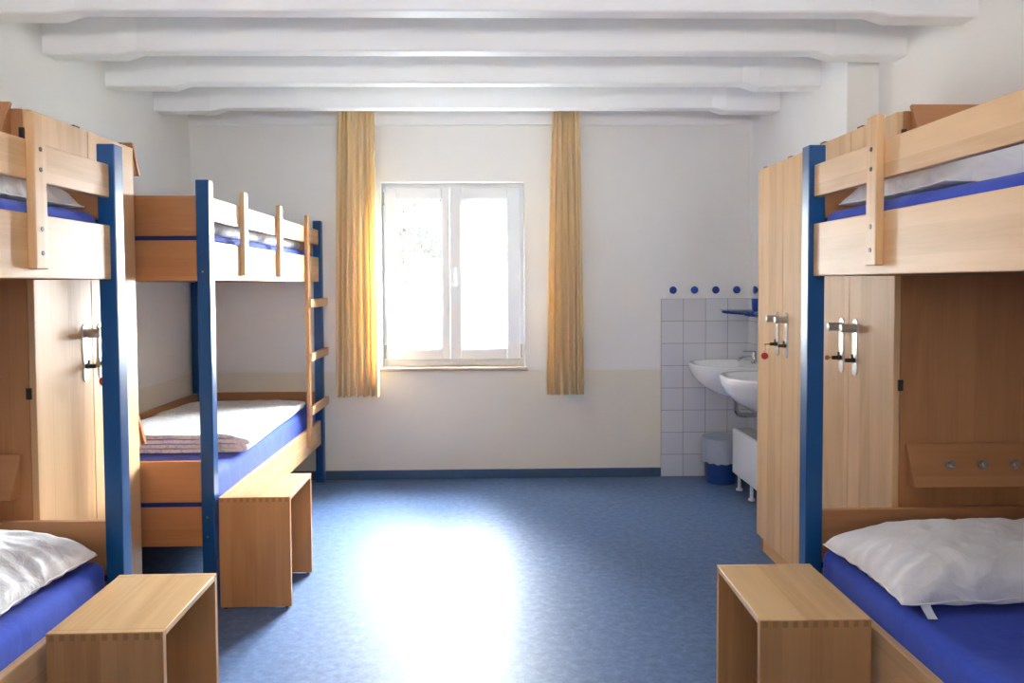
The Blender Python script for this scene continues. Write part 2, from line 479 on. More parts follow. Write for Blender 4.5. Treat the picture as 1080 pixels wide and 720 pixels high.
# ------------------------------------------------------------------ curtains
def curtain(label, xt0, xt1, xb0, xb1, seed, folds=7):
    y0 = D - .115
    root = thing('curtain', label, 'curtain', ((xt0 + xt1) / 2, y0, .585), 'ochre curtains beside the window')
    cx = (xt0 + xt1) / 2
    ztop, zbot = 2.50, .585
    rnd = random.Random(seed)
    ph = [rnd.uniform(0, 6.28) for _ in range(6)]
    NU, NV = 150, 60
    def P(u, v):
        # v 0 top, 1 bottom
        w = v ** .55
        a = xt0 + (xb0 - xt0) * w; c = xt1 + (xb1 - xt1) * w
        warp = u + .022 * math.sin(u * 9 + ph[0]) + .012 * math.sin(u * 23 + ph[1]) + .018 * v * math.sin(u * 5 + ph[2])
        x = a + (c - a) * warp + .002 * math.sin(u * folds * 2 * PI * 2 + ph[3])
        amp = .020 + .016 * v + .007 * math.sin(u * 14 + ph[4])
        y = amp * math.sin(u * folds * 2 * PI + ph[5] + .9 * math.sin(v * 2.2 + u * 4)) + .003 * math.sin(u * 2 * PI * 13 + v * 3)
        if v < .14:
            g = 1 - v / .14
            y = y * (1 - .45 * g) + .008 * g * math.sin(u * 2 * PI * 19 + 2 * math.sin(v * 40))
        z = ztop + (zbot - ztop) * v + .004 * math.sin(u * folds * 2 * PI) * v
        return (x - cx, y, z - .585)
    b = NB()
    rows = [[b.verts.new(P(i / NU, j / NV)) for i in range(NU + 1)] for j in range(NV + 1)]
    grid_quads(b, rows)
    o = mesh('curtain_panel', b, CURT, root, smooth=True)
    sm = o.modifiers.new('s', 'SOLIDIFY'); sm.thickness = .0015
    b = NB()
    def Q(u, v):
        p = P(u, v); return (p[0], p[1] - .0025, p[2] - .002)
    rows = [[b.verts.new(Q(i / NU, .955 + .045 * j / 4)) for i in range(NU + 1)] for j in range(5)]
    grid_quads(b, rows)
    mesh('hem', b, CURT, root, smooth=True)
    b = NB()
    for i in range(8):
        x = xt0 + (xt1 - xt0) * (i + .5) / 8 - cx
        cyl(b, (x, 0, ztop - .585 - .01), (x, 0, ztop - .585 + .035), .004, n=8)
    mesh('curtain_glider', b, PVC, root)
curtain('pleated ochre curtain hanging between the far bunk bed and the window', -.995, -.762, -1.048, -.748, 3)
curtain('pleated ochre curtain hanging right of the window above bare wall', .408, .572, .356, .608, 11, folds=6)
bm = NB(); box(bm, -1.15, .75, D - .14, D - .09, 2.535, 2.56, .003); box(bm, -1.15, -1.12, D - .09, D - .013, 2.535, 2.56, 0.0); box(bm, .72, .75, D - .09, D - .013, 2.535, 2.56, 0.0)
tag(mesh('curtain_track', bm, PVC), 'white curtain track above the window behind the last ceiling beam', 'curtain rail')

# ------------------------------------------------------------------ bunk beds
PW = .0527
Z_POST = 1.742
Z_G0, Z_G1 = 1.582, 1.680        # guard rail
Z_R0, Z_R1 = 1.339, 1.500        # upper rail
Z_L0, Z_L1 = .256, .417          # lower rail / lower end board
Z_E0, Z_E1 = .437, .604          # lower end board, upper one
def bunk(label, xo, xw, y0, y1, supports, ladder=None, group='blue post bunk beds'):
    """xo room-side outer x, xw wall-side x; built around root at its base centre"""
    s = 1 if xo > xw else -1       # +1: room side lies toward +x
    cx, cy = (xo + xw) / 2, (y0 + y1) / 2
    root = thing('bunk_bed', label, 'bunk bed', (cx, cy, 0), group)
    def X(x): return x - cx
    def Y(y): return y - cy
    def bx(b, xa, xb, ya, yb, za, zb, bev=.002, seg=1, mi=0): box(b, X(xa), X(xb), Y(ya), Y(yb), za, zb, bev, mi, seg)
    xi = xo - s * PW               # inner face of room-side posts
    xwi = xw + s * PW
    for (xa, xb) in ((xo, xi), (xw, xwi)):
        for (ya, yb) in ((y0, y0 + PW), (y1 - PW, y1)):
            b = NB(); bx(b, xa, xb, ya, yb, 0, Z_POST, .003, 2)
            p = mesh('post', b, NAVY, root)
            if xa == xo and ya == y0 and ladder is not None:
                for z in (1.455, 1.375, .38, .30):
                    b = NB(); xm = xo - s * .028
                    cyl(b, (X(xm), Y(y0) - .003, z), (X(xm), Y(y0) + .001, z), .0045, n=10); mesh('bolt', b, CHROME, p)
    rail_o = xo - s * .016; rail_i = rail_o - s * .024
    ya, yb = y0 + PW, y1 - PW
    def part(name, xa, xb, yc, yd, za, zb, m, bev=.003):
        b = NB(); bx(b, xa, xb, yc, yd, za, zb, bev, 2); return mesh(name, b, m, root)
    part('side_rail', rail_o, rail_i, ya, yb, Z_R0, Z_R1, wood('y', 'light'))
    part('guard_rail', rail_o, rail_i, ya, yb, Z_G0, Z_G1, wood('y', 'light'))
    part('side_rail', rail_o, rail_i, ya, yb, Z_L0, Z_L1, wood('y', 'light'))
    w_o = xw + s * .010; w_i = w_o + s * .024
    part('wall_rail', w_o, w_i, ya, yb, Z_R0, Z_R1, wood('y', 'mid'))
    part('wall_rail', w_o, w_i, ya, yb, Z_G0 - .08, Z_G1, wood('y', 'mid'))
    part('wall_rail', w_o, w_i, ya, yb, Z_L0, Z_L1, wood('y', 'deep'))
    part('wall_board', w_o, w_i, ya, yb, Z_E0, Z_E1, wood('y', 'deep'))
    for (yc, yd) in ((y0 + .014, y0 + .036), (y1 - .036, y1 - .014)):
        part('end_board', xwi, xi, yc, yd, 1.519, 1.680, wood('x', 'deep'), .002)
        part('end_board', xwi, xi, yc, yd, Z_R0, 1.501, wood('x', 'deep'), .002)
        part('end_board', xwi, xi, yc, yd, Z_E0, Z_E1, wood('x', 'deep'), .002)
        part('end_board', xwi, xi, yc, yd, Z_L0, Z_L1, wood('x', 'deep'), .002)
        ym = (yc + yd) / 2
        part('spacer_bar', xwi, xi, ym - .006, ym + .006, 1.501, 1.519, NAVYD, 0)
        part('spacer_bar', xwi, xi, ym - .006, ym + .006, Z_L1, Z_E0, NAVYD, 0)
    part('bed_base', rail_i, w_i, ya, yb, Z_R0 + .004, Z_R0 + .022, SLAT, 0)
    part('bed_base', rail_i, w_i, ya, yb, Z_L0 + .01, Z_L0 + .03, SLAT, 0)
    for ys in supports:
        b = NB(); bx(b, rail_o, rail_o + s * .022, ys, ys + .052, 1.362, 1.743, .003, 2)
        u = mesh('guard_upright', b, wood('z', 'light'), root)
        for z in (1.658, 1.608, 1.462, 1.402):
            b = NB(); x = rail_o + s * .022
            cyl(b, (X(x) - s * .001, Y(ys + .026), z), (X(x) + s * .0015, Y(ys + .026), z), .006, n=12); mesh('bolt', b, BOLT, u)
    if ladder is not None:
        b = NB(); bx(b, rail_o, rail_o + s * .022, ladder, ladder + .05, .31, 1.745, .003, 2)
        u = mesh('ladder_stile', b, wood('z', 'mid'), root)
        for z in (1.205, .876, .545):
            xa = max(rail_o + s * .022, xo) + .0005
            b = NB(); bx(b, xa, xa + s * .024, ladder - .035, y1 + .0, z - .026, z + .026, .004, 2)
            mesh('ladder_rung', b, wood('y', 'light'), root)
    return root

L_NEAR = dict(xo=-1.1211, xw=XL + .012, y0=.297, y1=2.343)
R_NEAR = dict(xo=.9755, xw=XRN - .012, y0=.326, y1=2.372)
L_FAR = dict(xo=-1.1312, xw=XL + .012, y0=3.0665, y1=5.096)
bunk('bunk bed at the left edge, blue post and pale rails, beside the single left wardrobe', supports=(1.884, 1.30, .72), **L_NEAR)
bunk('bunk bed on the right with blue post, in front of the right wardrobes', supports=(1.898, 1.31, .74), **R_NEAR)
bunk('complete bunk bed with short wooden ladder in the far left corner', supports=(3.485, 4.066), ladder=4.672, **L_FAR)

# ------------------------------------------------------------------ mattresses, pillows, quilts
def mattress(label, xa, xb, ya, yb, za, zb, seed=0):
    if xa > xb: xa, xb = xb, xa
    cx, cy = (xa + xb) / 2, (ya + yb) / 2
    b = NB()
    box(b, xa - cx, xb - cx, ya - cy, yb - cy, 0, zb - za, .035, 0, 4)
    long = [e for e in b.edges if e.calc_length() > .12]
    bmesh.ops.subdivide_edges(b, edges=long, cuts=14, use_grid_fill=True)
    for v in b.verts:
        if v.co.z > .03:
            n = noise.noise(Vector((v.co.x * 3 + seed, v.co.y * 3, 0)))
            v.co.z += .004 * n
    o = mesh('mattress', b, SHEET, None, smooth=True, loc=(cx, cy, za))
    tag(o, label, 'mattress', 'mattresses in blue fitted sheets')
    return o
def bedspan(d, s):
    a = d['xo'] - s * .042; b = d['xw'] + s * .036
    return a, b, d['y0'] + .05, d['y1'] - .038
for d, s, nm in ((L_NEAR, 1, ('left near', 'bunk bed at the left edge')), (R_NEAR, -1, ('right', 'bunk bed on the right')), (L_FAR, 1, ('far', 'far left bunk bed with the ladder'))):
    a, b_, ya, yb = bedspan(d, s)
    mattress('blue sheeted mattress on the upper bunk of the %s' % nm[1], a, b_, ya + .02, yb - .02, Z_R0 + .023, 1.537, 1)
    mattress('blue sheeted mattress on the lower bunk of the %s' % nm[1], a, b_, ya + .02, yb - .02, Z_L0 + .031, .535 if d is L_FAR else .497, 5)

def pillow(label, cx, cy, z, w, l, h, rz=0, seed=0, tagpos=None, tilt=(0, 0), under=.22):
    root = thing('pillow', label, 'pillow', (cx, cy, z), 'white pillows on the near bunks', rz)
    root.rotation_euler = (tilt[0], tilt[1], rz)
    N = 72
    b = NB()
    def prof(t): return max(0, 1 - abs(t) ** 3.4) ** .44
    top, bot = [], []
    def P(i, j, side):
        u = -1 + 2 * i / N; v = -1 + 2 * j / N
        # denser near the edges
        u = math.sin(u * PI / 2) * .55 + u * .45; v = math.sin(v * PI / 2) * .55 + v * .45
        x = w / 2 * u * (1 - .05 * (1 - v * v)) ; y = l / 2 * v * (1 - .06 * (1 - u * u))
        t = prof(u) * prof(v)
        e = 1 - t
        wob = noise.fractal(Vector((x * 9 + seed, y * 9, side * 3)), 1, 2, 3) * .012 * min(1, t * 2)
        ang = math.atan2(v, u)
        pk = .011 * math.sin(ang * 26 + seed + 3 * noise.noise(Vector((x * 6, y * 6, seed)))) * (e ** 1.2) * min(1, t * 4)
        z_ = (h * (1 - under) * t + wob + pk) if side > 0 else -(h * under * t) + pk * .3
        edge = .006 * math.sin(ang * 21 + seed) * (1 if t < .02 else 0)
        return Vector((x + edge * .5, y + edge, z_ + h * under))
    for i in range(N + 1):
        top.append([None] * (N + 1)); bot.append([None] * (N + 1))
        for j in range(N + 1):
            top[i][j] = b.verts.new(P(i, j, 1))
            if i in (0, N) or j in (0, N): bot[i][j] = top[i][j]
            else:
                p = P(i, j, -1); p.z = max(0, p.z); bot[i][j] = b.verts.new(p)
    grid_quads(b, top); grid_quads(b, bot, flip=True)
    o = mesh('pillow_body', b, PILL, root, smooth=True)
    # side seam
    b = NB(); pts = []
    for i in range(0, N): pts.append(P(i, 0, 1))
    for j in range(0, N): pts.append(P(N, j, 1))
    for i in range(N, 0, -1): pts.append(P(i, N, 1))
    for j in range(N, -1, -1): pts.append(P(0, j, 1))
    tube(b, pts, .0022, 6); mesh('piping', b, PILL, root, smooth=True)
    if tagpos:
        x, y = tagpos
        b = NB(); rows = []
        for q in range(7):
            t = q / 6
            rows.append([b.verts.new((x - .012 + k_ * .024, y - .012 - .040 * t + .003 * math.sin(5 * t), h * under + .010 - .034 * t ** .8 + .002 * k_ * math.sin(6 * t))) for k_ in (0, 1)])
        grid_quads(b, rows); lab = mesh('care_label', b, plain('care_label_cloth', (225, 232, 245), .5), root)
        sm = lab.modifiers.new('s', 'SOLIDIFY'); sm.thickness = .001
    return root
pillow('plump white pillow with a care label on the lower right bunk', 1.388, 2.02, .501, .79, .42, .142, .02, 2.3, tagpos=(-.335, -.185))
pillow('crumpled white pillow on the lower bunk at the left edge', -1.553, 2.015, .4985, .76, .46, .148, -.05, 7.7)
pillow('white pillow behind the guard rail of the upper right bunk', 1.425, 1.96, 1.539, .80, .52, .14, .0, 4.1, under=.07)
pillow('greyish crumpled pillow behind the guard rail of the upper left edge bunk', -1.545, 1.97, 1.539, .74, .48, .12, .0, 9.4, under=.07)

def quilt(label, x0, x1, y0, y1, z0, layers, pitch, seed, skew=0.0, roll=.0, taper=0.0):
    """quilt folded back and forth: serpentine section swept along y"""
    cx, cy = (x0 + x1) / 2, (y0 + y1) / 2
    root = thing('folded_quilt', label, 'quilt', (cx, cy, z0), 'folded white quilts on the far bunk')
    th = pitch * .80
    path = []
    half = (x1 - x0) / 2
    for L_ in range(layers):
        z = th / 2 + L_ * pitch
        xs = [-half + .02 + (2 * half - .04) * i / 26 for i in range(27)]
        inset = .012 * (L_ % 2)
        if L_ % 2: xs = xs[::-1]
        path += [(x, z) for x in xs]
        if L_ < layers - 1:
            sgn = 1 if L_ % 2 == 0 else -1
            ex = xs[-1]
            for q in range(1, 6):
                a = -PI / 2 + PI * q / 6
                path.append((ex + sgn * math.cos(a) * (.022 + .006 * (L_ % 3)), z + pitch / 2 + math.sin(a) * pitch / 2))
    NV = 44
    b = NB(); rows = []
    for j in range(NV + 1):
        t = j / NV; y = y0 - cy + (y1 - y0) * t
        row = []
        for (x, z) in path:
            lvl = z / (layers * pitch)
            sh = skew * t
            f = 1 - taper * t
            n = noise.fractal(Vector((x * 6 + seed, y * 5, lvl * .8)), 1, 2, 3)
            zz = z * f * (1 + .10 * n * lvl) + .006 * n * lvl
            yy = y + .014 * noise.noise(Vector((x * 3, lvl * 9, seed + (0 if t < .5 else 5)))) * (abs(2 * t - 1) ** 2)
            sag = 1 - .25 * max(0, abs(x) / half - .8) / .2 * lvl
            row.append(b.verts.new((x + sh + .008 * noise.noise(Vector((y * 4, lvl * 7, seed))), yy, max(th / 2 * f, zz * sag))))
        rows.append(row)
    grid_quads(b, rows)
    o = mesh('quilt_body', b, BLANK, root, smooth=True)
    sm = o.modifiers.new('s', 'SOLIDIFY'); sm.thickness = th; sm.offset = 0
    bv = o.modifiers.new('b', 'BEVEL'); bv.width = th * .42; bv.segments = 3; bv.limit_method = 'ANGLE'; bv.angle_limit = 1.2
    # stitched border along the top
    return root
quilt('folded white patterned quilt lying on the lower bunk of the far bed', -1.88, -1.155, 3.53, 4.78, .543, 4, .021, 1.5, taper=.45, skew=-.045)
quilt('folded white quilt seen through the guard rail of the far upper bunk', -1.90, -1.215, 3.22, 4.79, 1.539, 3, .033, 6.2)

# ------------------------------------------------------------------ stools
SH, SW, SL = .4585, .286, .383
def make_stool(label):
    root = thing('stool', label, 'stool', (0, 0, 0), 'open beech box stools at the bed ends')
    t = .018
    # top board with finger ends
    b = NB()
    box(b, -SW / 2, SW / 2, -SL / 2 + t, SL / 2 - t, SH - t, SH, .0015)
    box(b, -SW / 2, SW / 2, -SL / 2, -SL / 2 + t, SH - .003, SH, .0)
    box(b, -SW / 2, SW / 2, SL / 2 - t, SL / 2, SH - .003, SH, .0)
    nf = 11; pw = SW / (nf + .0)
    for sgn in (-1, 1):
        for i in range(nf):
            xc = -SW / 2 + pw * (i + .5)
            y_out = sgn * (SL / 2 + .0006)
            box(b, xc - pw * .25, xc + pw * .25, sgn * (SL / 2 - t), y_out, SH - t - .002, SH - .003, 0, 1)
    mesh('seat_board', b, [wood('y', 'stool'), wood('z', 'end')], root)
    for sgn in (-1, 1):
        b = NB(); ya, yb = sgn * SL / 2, sgn * (SL / 2 - t)
        box(b, -SW / 2, SW / 2, ya, yb, .006, SH - t, .0)
        for i in range(nf + 1):
            xc = -SW / 2 + pw * i
            xa, xb = max(-SW / 2, xc - pw * .25), min(SW / 2, xc + pw * .25)
            box(b, xa, xb, ya, yb, SH - t, SH - .003, 0)
        p = mesh('side_panel', b, wood('z', 'stoolshade'), root)
        for sx in (-1, 1):
            b = NB(); y = sgn * (SL / 2 - t / 2)
            cyl(b, (sx * (SW / 2 - .02), y, 0), (sx * (SW / 2 - .02), y, .007), .007, n=12); mesh('glide', b, BLACK, p)
    return root
def copy_tree(o, parent=None):
    c = o.copy(); COL.objects.link(c)
    if parent is not None: c.parent = parent
    for ch in list(o.children): copy_tree(ch, c)
    return c
st = make_stool('beech box stool in the left foreground, lower part cut off by the frame')
for i, (x, y, rz, lab) in enumerate((( -.971, 2.066, .012, None), (.824, 2.079, -.008, 'beech box stool in the right foreground beside the blue sheeted lower bunk'),
                                     (-.974, 3.262, .01, 'beech box stool standing against the far bunk bed, whole and brightly lit on top'))):
    o = st if i == 0 else copy_tree(st)
    o.location = (x, y, 0); o.rotation_euler = (0, 0, rz)
    if lab: o['label'] = lab

# ------------------------------------------------------------------ wardrobes
ZW = 1.8659
def wardrobe(label, xf, xback, y0, y1, racks=()):
    """xf: x of the door faces; xback: wall side"""
    s = 1 if xback < xf else -1      # +1 doors look toward +x
    cx, cy = (xf + xback) / 2, (y0 + y1) / 2
    root = thing('wardrobe', label, 'wardrobe', (cx, cy, 0), 'beech two door wardrobes')
    def bx(b, xa, xb, ya, yb, za, zb, bev=.0015): box(b, xa - cx, xb - cx, ya - cy, yb - cy, za, zb, bev)
    xc = xf - s * .022               # carcass front
    t = .019
    for (ya, yb) in ((y0, y0 + t), (y1 - t, y1)):
        b = NB(); bx(b, xc, xback, ya, yb, .0, ZW, .0015); mesh('side_panel', b, wood('z', 'deep'), root)
    b = NB(); bx(b, xc, xback, y0 + t, y1 - t, ZW - t, ZW); mesh('top_panel', b, wood('y', 'mid'), root)
    b = NB(); bx(b, xc, xback, y0 + t, y1 - t, .075, .095); mesh('bottom_panel', b, wood('y', 'mid'), root)
    b = NB(); bx(b, xback + s * .006, xback, y0 + t, y1 - t, .095, ZW - t, 0); mesh('back_panel', b, wood('z', 'mid'), root)
    b = NB(); bx(b, xc - s * .004, xc - s * .022, y0 + t, y1 - t, 0, .075, 0); mesh('plinth', b, wood('y', 'mid'), root)
    ym = (y0 + y1) / 2
    for k_, (ya, yb, yh, ye) in enumerate(((y0 + .001, ym - .0015, ym - .052, y0), (ym + .0015, y1 - .001, ym + .052, y1))):
        b = NB(); bx(b, xf, xc + s * .001, ya, yb, .083, ZW - .002, .0015)
        d = mesh('door', b, wood('z', 'light'), root)
        # long rounded plate
        b = NB(); prof = []
        r = .0165
        for q in range(13): a = PI * q / 12; prof.append((yh - cy + r * math.cos(a), 1.187 - r + r * math.sin(a)))
        for q in range(13): a = PI + PI * q / 12; prof.append((yh - cy + r * math.cos(a), .985 + r + r * math.sin(a)))
        prism(b, prof, 'x', xf - cx, xf - cx + s * .004)
        pl = mesh('lock_plate', b, PLATE, d)
        b = NB(); cyl(b, (xf - cx + s * .003, yh - cy, 1.155), (xf - cx + s * .056, yh - cy, 1.155), .0155, n=28, bev=.002)
        mesh('knob', b, STEEL, d, smooth=True, sharp=35)
        b = NB()
        cyl(b, (xf - cx + s * .003, yh - cy, 1.040), (xf - cx + s * .016, yh - cy, 1.040), .009, n=16)
        box(b, *sorted((xf - cx + s * .012, xf - cx + s * .038)), yh - cy - .004, yh - cy + .004, 1.033, 1.047, .002)
        box(b, *sorted((xf - cx + s * .010, xf - cx + s * .016)), yh - cy - .005, yh - cy + .005, 1.032, 1.062, .002)
        mesh('turn_lock', b, BLACK, d)
        for z in (.985, 1.79, .20):
            b = NB(); yy = ye - cy + (-.0015 if k_ == 0 else .0015)
            box(b, *sorted((xf - cx - s * .014, xf - cx - s * .030)), yy - .0035, yy + .0035, z - .018, z + .018, .001)
            mesh('hinge', b, BOLT, d)
        b = NB(); yc_ = ya + (yb - ya) * (.83 if k_ == 0 else .80) - cy
        box(b, *sorted((xf - cx - s * .004, xf - cx - s * .018)), yc_ - .018, yc_ + .018, ZW - .004, ZW + .005, .001)
        mesh('door_buffer', b, BOLT, d)
    # slanting coat boards on the end panels
    for (yp, sy, zt, zb, xa, xb) in racks:
        b = NB(); th = .016
        o0, o1 = .012, .070
        prof = [(yp + sy * o0 - cy, zt), (yp + sy * o1 - cy, zb), (yp + sy * (o1 - .016) - cy, zb - .004), (yp + sy * (o0 - .012) - cy, zt - .004)]
        prism(b, prof, 'x', xa - cx, xb - cx)
        bmesh.ops.bevel(b, geom=b.edges[:], offset=.0015, segments=1, affect='EDGES')
        rk = mesh('coat_board', b, wood('x', 'deep'), root)
        for xe in (xa + (xb - xa) * .035, xb - (xb - xa) * .035):
            b = NB(); sg = 1 if xb > xa else -1
            prof = [(yp - cy, zt - .012), (yp + sy * .048 - cy, zb + .008), (yp + sy * .040 - cy, zb - .006), (yp - cy, zb - .006)]
            prism(b, prof, 'x', xe - cx - .009, xe - cx + .009); mesh('bracket', b, wood('z', 'deep'), rk)
        dirx = 1 if xb > xa else -1
        nrm = Vector((0, sy * (zt - zb), (o1 - o0))).normalized()
        for i in range(4):
            xp = xa + dirx * (.125 + .104 * i) - cx
            yc_ = yp + sy * (o0 + o1) / 2 - cy; zc = (zt + zb) / 2
            base = Vector((xp, yc_, zc)) - nrm * .004
            b = NB(); cyl(b, base, base + nrm * .007, .0145, n=20); cyl(b, base, base + nrm * .018, .008, n=16); cyl(b, base + nrm * .016, base + nrm * .023, .0105, n=16, bev=.002)
            mesh('coat_peg', b, STEEL, rk)
    return root

WL_X, WR_X = -1.4220, 1.2991
wardrobe('two door wardrobe on the left wall between the bunk beds, red tag on its lock', WL_X, XL + .013, 2.381, 3.058,
         racks=((2.381, -1, .797, .668, -1.470, -1.935), (2.381, -1, 1.885, 1.766, -1.470, -1.935),
                (3.058, 1, .800, .676, -1.425, -1.935), (3.058, 1, 1.889, 1.766, -1.425, -1.935)))
wardrobe('right wardrobe nearest the camera, seen through the right bunk bed', WR_X, XRN - .013, 2.4148, 3.038,
         racks=((2.4148, -1, .797, .668, 1.338, 1.838), (2.4148, -1, 1.885, 1.766, 1.338, 1.838)))
wardrobe('right wardrobe farthest from the camera, next to the wash basins', WR_X, XRN - .013, 3.0485, 3.6725)

def key_tag(label, x, y, z, s):
    root = thing('key_tag', label, 'key', (x, y, z), 'red tagged wardrobe keys')
    b = NB(); cyl(b, (-s * .004, 0, .048), (s * .022, 0, .048), .0028, n=10); cyl(b, (s * .014, 0, .046), (s * .014, 0, .050), .009, n=16)
    mesh('key', b, BRASS, root)
    b = NB(); pts = [(s * .020 + .004 * math.sin(a), .001, .028 + .02 * math.cos(a)) for a in [2 * PI * q / 20 for q in range(21)]]
    tube(b, pts, .0012, 6); mesh('key_ring', b, CHROME, root)
    b = NB(); cyl(b, (s * .020 - .004, 0, -.006), (s * .020 + .004, 0, -.006), .0155, n=28, bev=.0015)
    bmesh.ops.rotate(b, verts=b.verts[:], cent=(s * .020, 0, -.006), matrix=Matrix.Rotation(1.15, 3, 'Z'))
    mesh('tag_disc', b, RED, root)
key_tag('round red key tag hanging from the left wardrobe lock', WL_X + .040, 2.7195 - .052, .992, 1)
key_tag('round red key tag hanging from the lock beside the basins', WR_X - .040, 3.358 + .052, .992, -1)
b = NB(); cyl(b, (0, 0, 0), (-.022, 0, 0), .0022, n=8); cyl(b, (-.018, -.003, 0), (-.018, .003, 0), .009, n=16)
tag(mesh('key', b, BRASS, None, loc=(WR_X - .038, 2.7287 + .052, 1.040)), 'small brass key without tag in the near right wardrobe lock', 'key')

# ------------------------------------------------------------------ wash basins
def basin(label, yc, trap=True):
    root = thing('wash_basin', label, 'wash basin', (XR - .008, yc, .80), 'white wall hung wash basins')
    a, bb = .475, .265          # reach from the wall, half width
    NA = 56
    def ring(sx, sy, z, cx):
        r = []
        for q in range(NA):
            t = 2 * PI * q / NA
            c, s_ = math.cos(t), math.sin(t)
            x = cx + sx * math.copysign(abs(c) ** .80, c) ; y = sy * math.copysign(abs(s_) ** .85, s_)
            r.append((min(-.001, x), y, z))
        return r
    c0 = -.20
    R = []
    # outside, bottom to rim
    for (fx, fy, z, cx) in ((.02, .03, -.215, -.16), (.085, .085, -.208, -.165), (.15, .145, -.182, -.175), (.212, .200, -.135, -.188), (.250, .238, -.085, -.196), (.270, .258, -.035, c0), (.275, .265, -.008, c0), (.274, .264, .0, c0), (.266, .256, .004, c0)):
        R.append(ring(fx, fy, z, cx))
    # rim inward and bowl
    for (fx, fy, z, cx) in ((.245, .236, .003, c0 - .006), (.215, .225, -.004, c0 - .020), (.195, .208, -.03, c0 - .020), (.16, .17, -.085, c0 - .012), (.10, .11, -.125, c0), (.03, .03, -.14, c0)):
        R.append(ring(fx, fy, z, cx) if fx > .22 else [(max(-.46, min(-.105, p[0])), p[1], p[2]) for p in ring(fx, fy, z, cx)])
    b = NB()
    rows = [[b.verts.new(p) for p in r] for r in R]
    grid_quads(b, rows, closed_u=True)
    b.faces.new(rows[0][::-1]); b.faces.new(rows[-1])
    mesh('bowl', b, CERAM, root, smooth=True)
    b = NB(); cyl(b, (-.20, 0, -.139), (-.20, 0, -.134), .022, n=20); mesh('drain', b, CHROME, root)
    # mixer tap
    b = NB()
    cyl(b, (-.058, 0, .0), (-.058, 0, .055), .021, .018, n=24, bev=.002)
    tube(b, [(-.058, 0, .035), (-.09, 0, .040), (-.13, 0, .036), (-.158, 0, .028)], .010, 12)
    cyl(b, (-.156, 0, .032), (-.158, 0, .016), .009, n=14)
    t_ = mesh('tap', b, CHROME, root, smooth=True, sharp=40)
    b = NB(); cyl(b, (-.058, 0, .055), (-.058, 0, .075), .019, .015, n=20, bev=.002)
    box(b, -.135, -.050, -.009, .009, .074, .083, .003)
    mesh('tap_lever', b, CHROME, t_)
    # bottle trap
    b = NB()
    cyl(b, (-.175, 0, -.214), (-.175, 0, -.300), .0165, n=20)
    cyl(b, (-.175, 0, -.222), (-.175, 0, -.240), .024, n=24, bev=.002)
    tube(b, [(-.175, 0, -.28), (-.174, 0, -.305), (-.160, 0, -.326), (-.135, 0, -.334), (-.07, 0, -.334), (-.010, 0, -.334)], .0165, 16)
    cyl(b, (-.006, 0, -.334), (.0, 0, -.334), .032, n=24)
    mesh('waste_pipe', b, CHROME, root, smooth=True, sharp=40)
    return root
basin('white wash basin nearer the window wall, its tap visible', 4.815)
basin('white wash basin half hidden by the right wardrobe', 4.125)

# glass shelf with blue brackets
def shelf(label, y0, y1):
    z = 1.135; xw = XR - .001
    root = thing('glass_shelf', label, 'shelf', (xw, (y0 + y1) / 2, z), 'glass shelves over the basins')
    cy = (y0 + y1) / 2
    b = NB(); box(b, -.225, -.012, y0 - cy, y1 - cy, .0, .006, .001); mesh('shelf_plate', b, SHELFG, root)
    for y in (y0 + .04, y1 - .04):
        b = NB()
        prof = [(0, -.036), (0, .012), (-.05, .006), (-.215, -.0005), (-.222, -.014), (-.20, -.022)]
        prof = [(0, -.036), (0, -.0005), (-.222, -.0005), (-.222, -.013), (-.20, -.020)]
        prism(b, prof, 'y', y - cy - .011, y - cy + .011)
        mesh('shelf_bracket', b, BLUEP, root)
    return root
shelf('glass shelf on blue brackets above the basin nearer the window wall', 4.51, 5.03)
shelf('glass shelf on blue brackets above the half hidden basin', 3.86, 4.38)
b = NB()
rows = []
for (r, z) in ((.024, 0), (.026, .002), (.031, .08), (.029, .08), (.023, .006)):
    rows.append([b.verts.new((r * math.cos(2 * PI * q / 24), r * math.sin(2 * PI * q / 24), z)) for q in range(24)])
grid_quads(b, rows, closed_u=True); b.faces.new(rows[0][::-1]); b.faces.new(rows[-1])
tag(mesh('tooth_mug', b, BLUEP, None, smooth=True, loc=(1.625, 4.62, 1.1415)), 'small blue mug standing on the glass shelf', 'mug')
# mirrors
def mirror(label, y0, y1):
    root = thing('wall_mirror', label, 'mirror', (XR, (y0 + y1) / 2, 1.225), 'mirrors over the basins')
    h = (y1 - y0) / 2
    b = NB(); box(b, -.010, -.004, -h + .01, h - .01, .01, .69, .0); mesh('mirror_glass', b, MIRROR, root)
    b = NB()
    for (ya, yb, za, zb) in ((-h, -h + .012, 0, .70), (h - .012, h, 0, .70), (-h + .012, h - .012, 0, .012), (-h + .012, h - .012, .688, .70)):
        box(b, -.014, -.0, ya, yb, za, zb, .001)
    mesh('mirror_frame', b, PVC, root)
mirror('mirror in a thin white frame above the basin nearer the window wall', 4.52, 4.885)
mirror('mirror above the half hidden basin near the wardrobe', 3.90, 4.33)

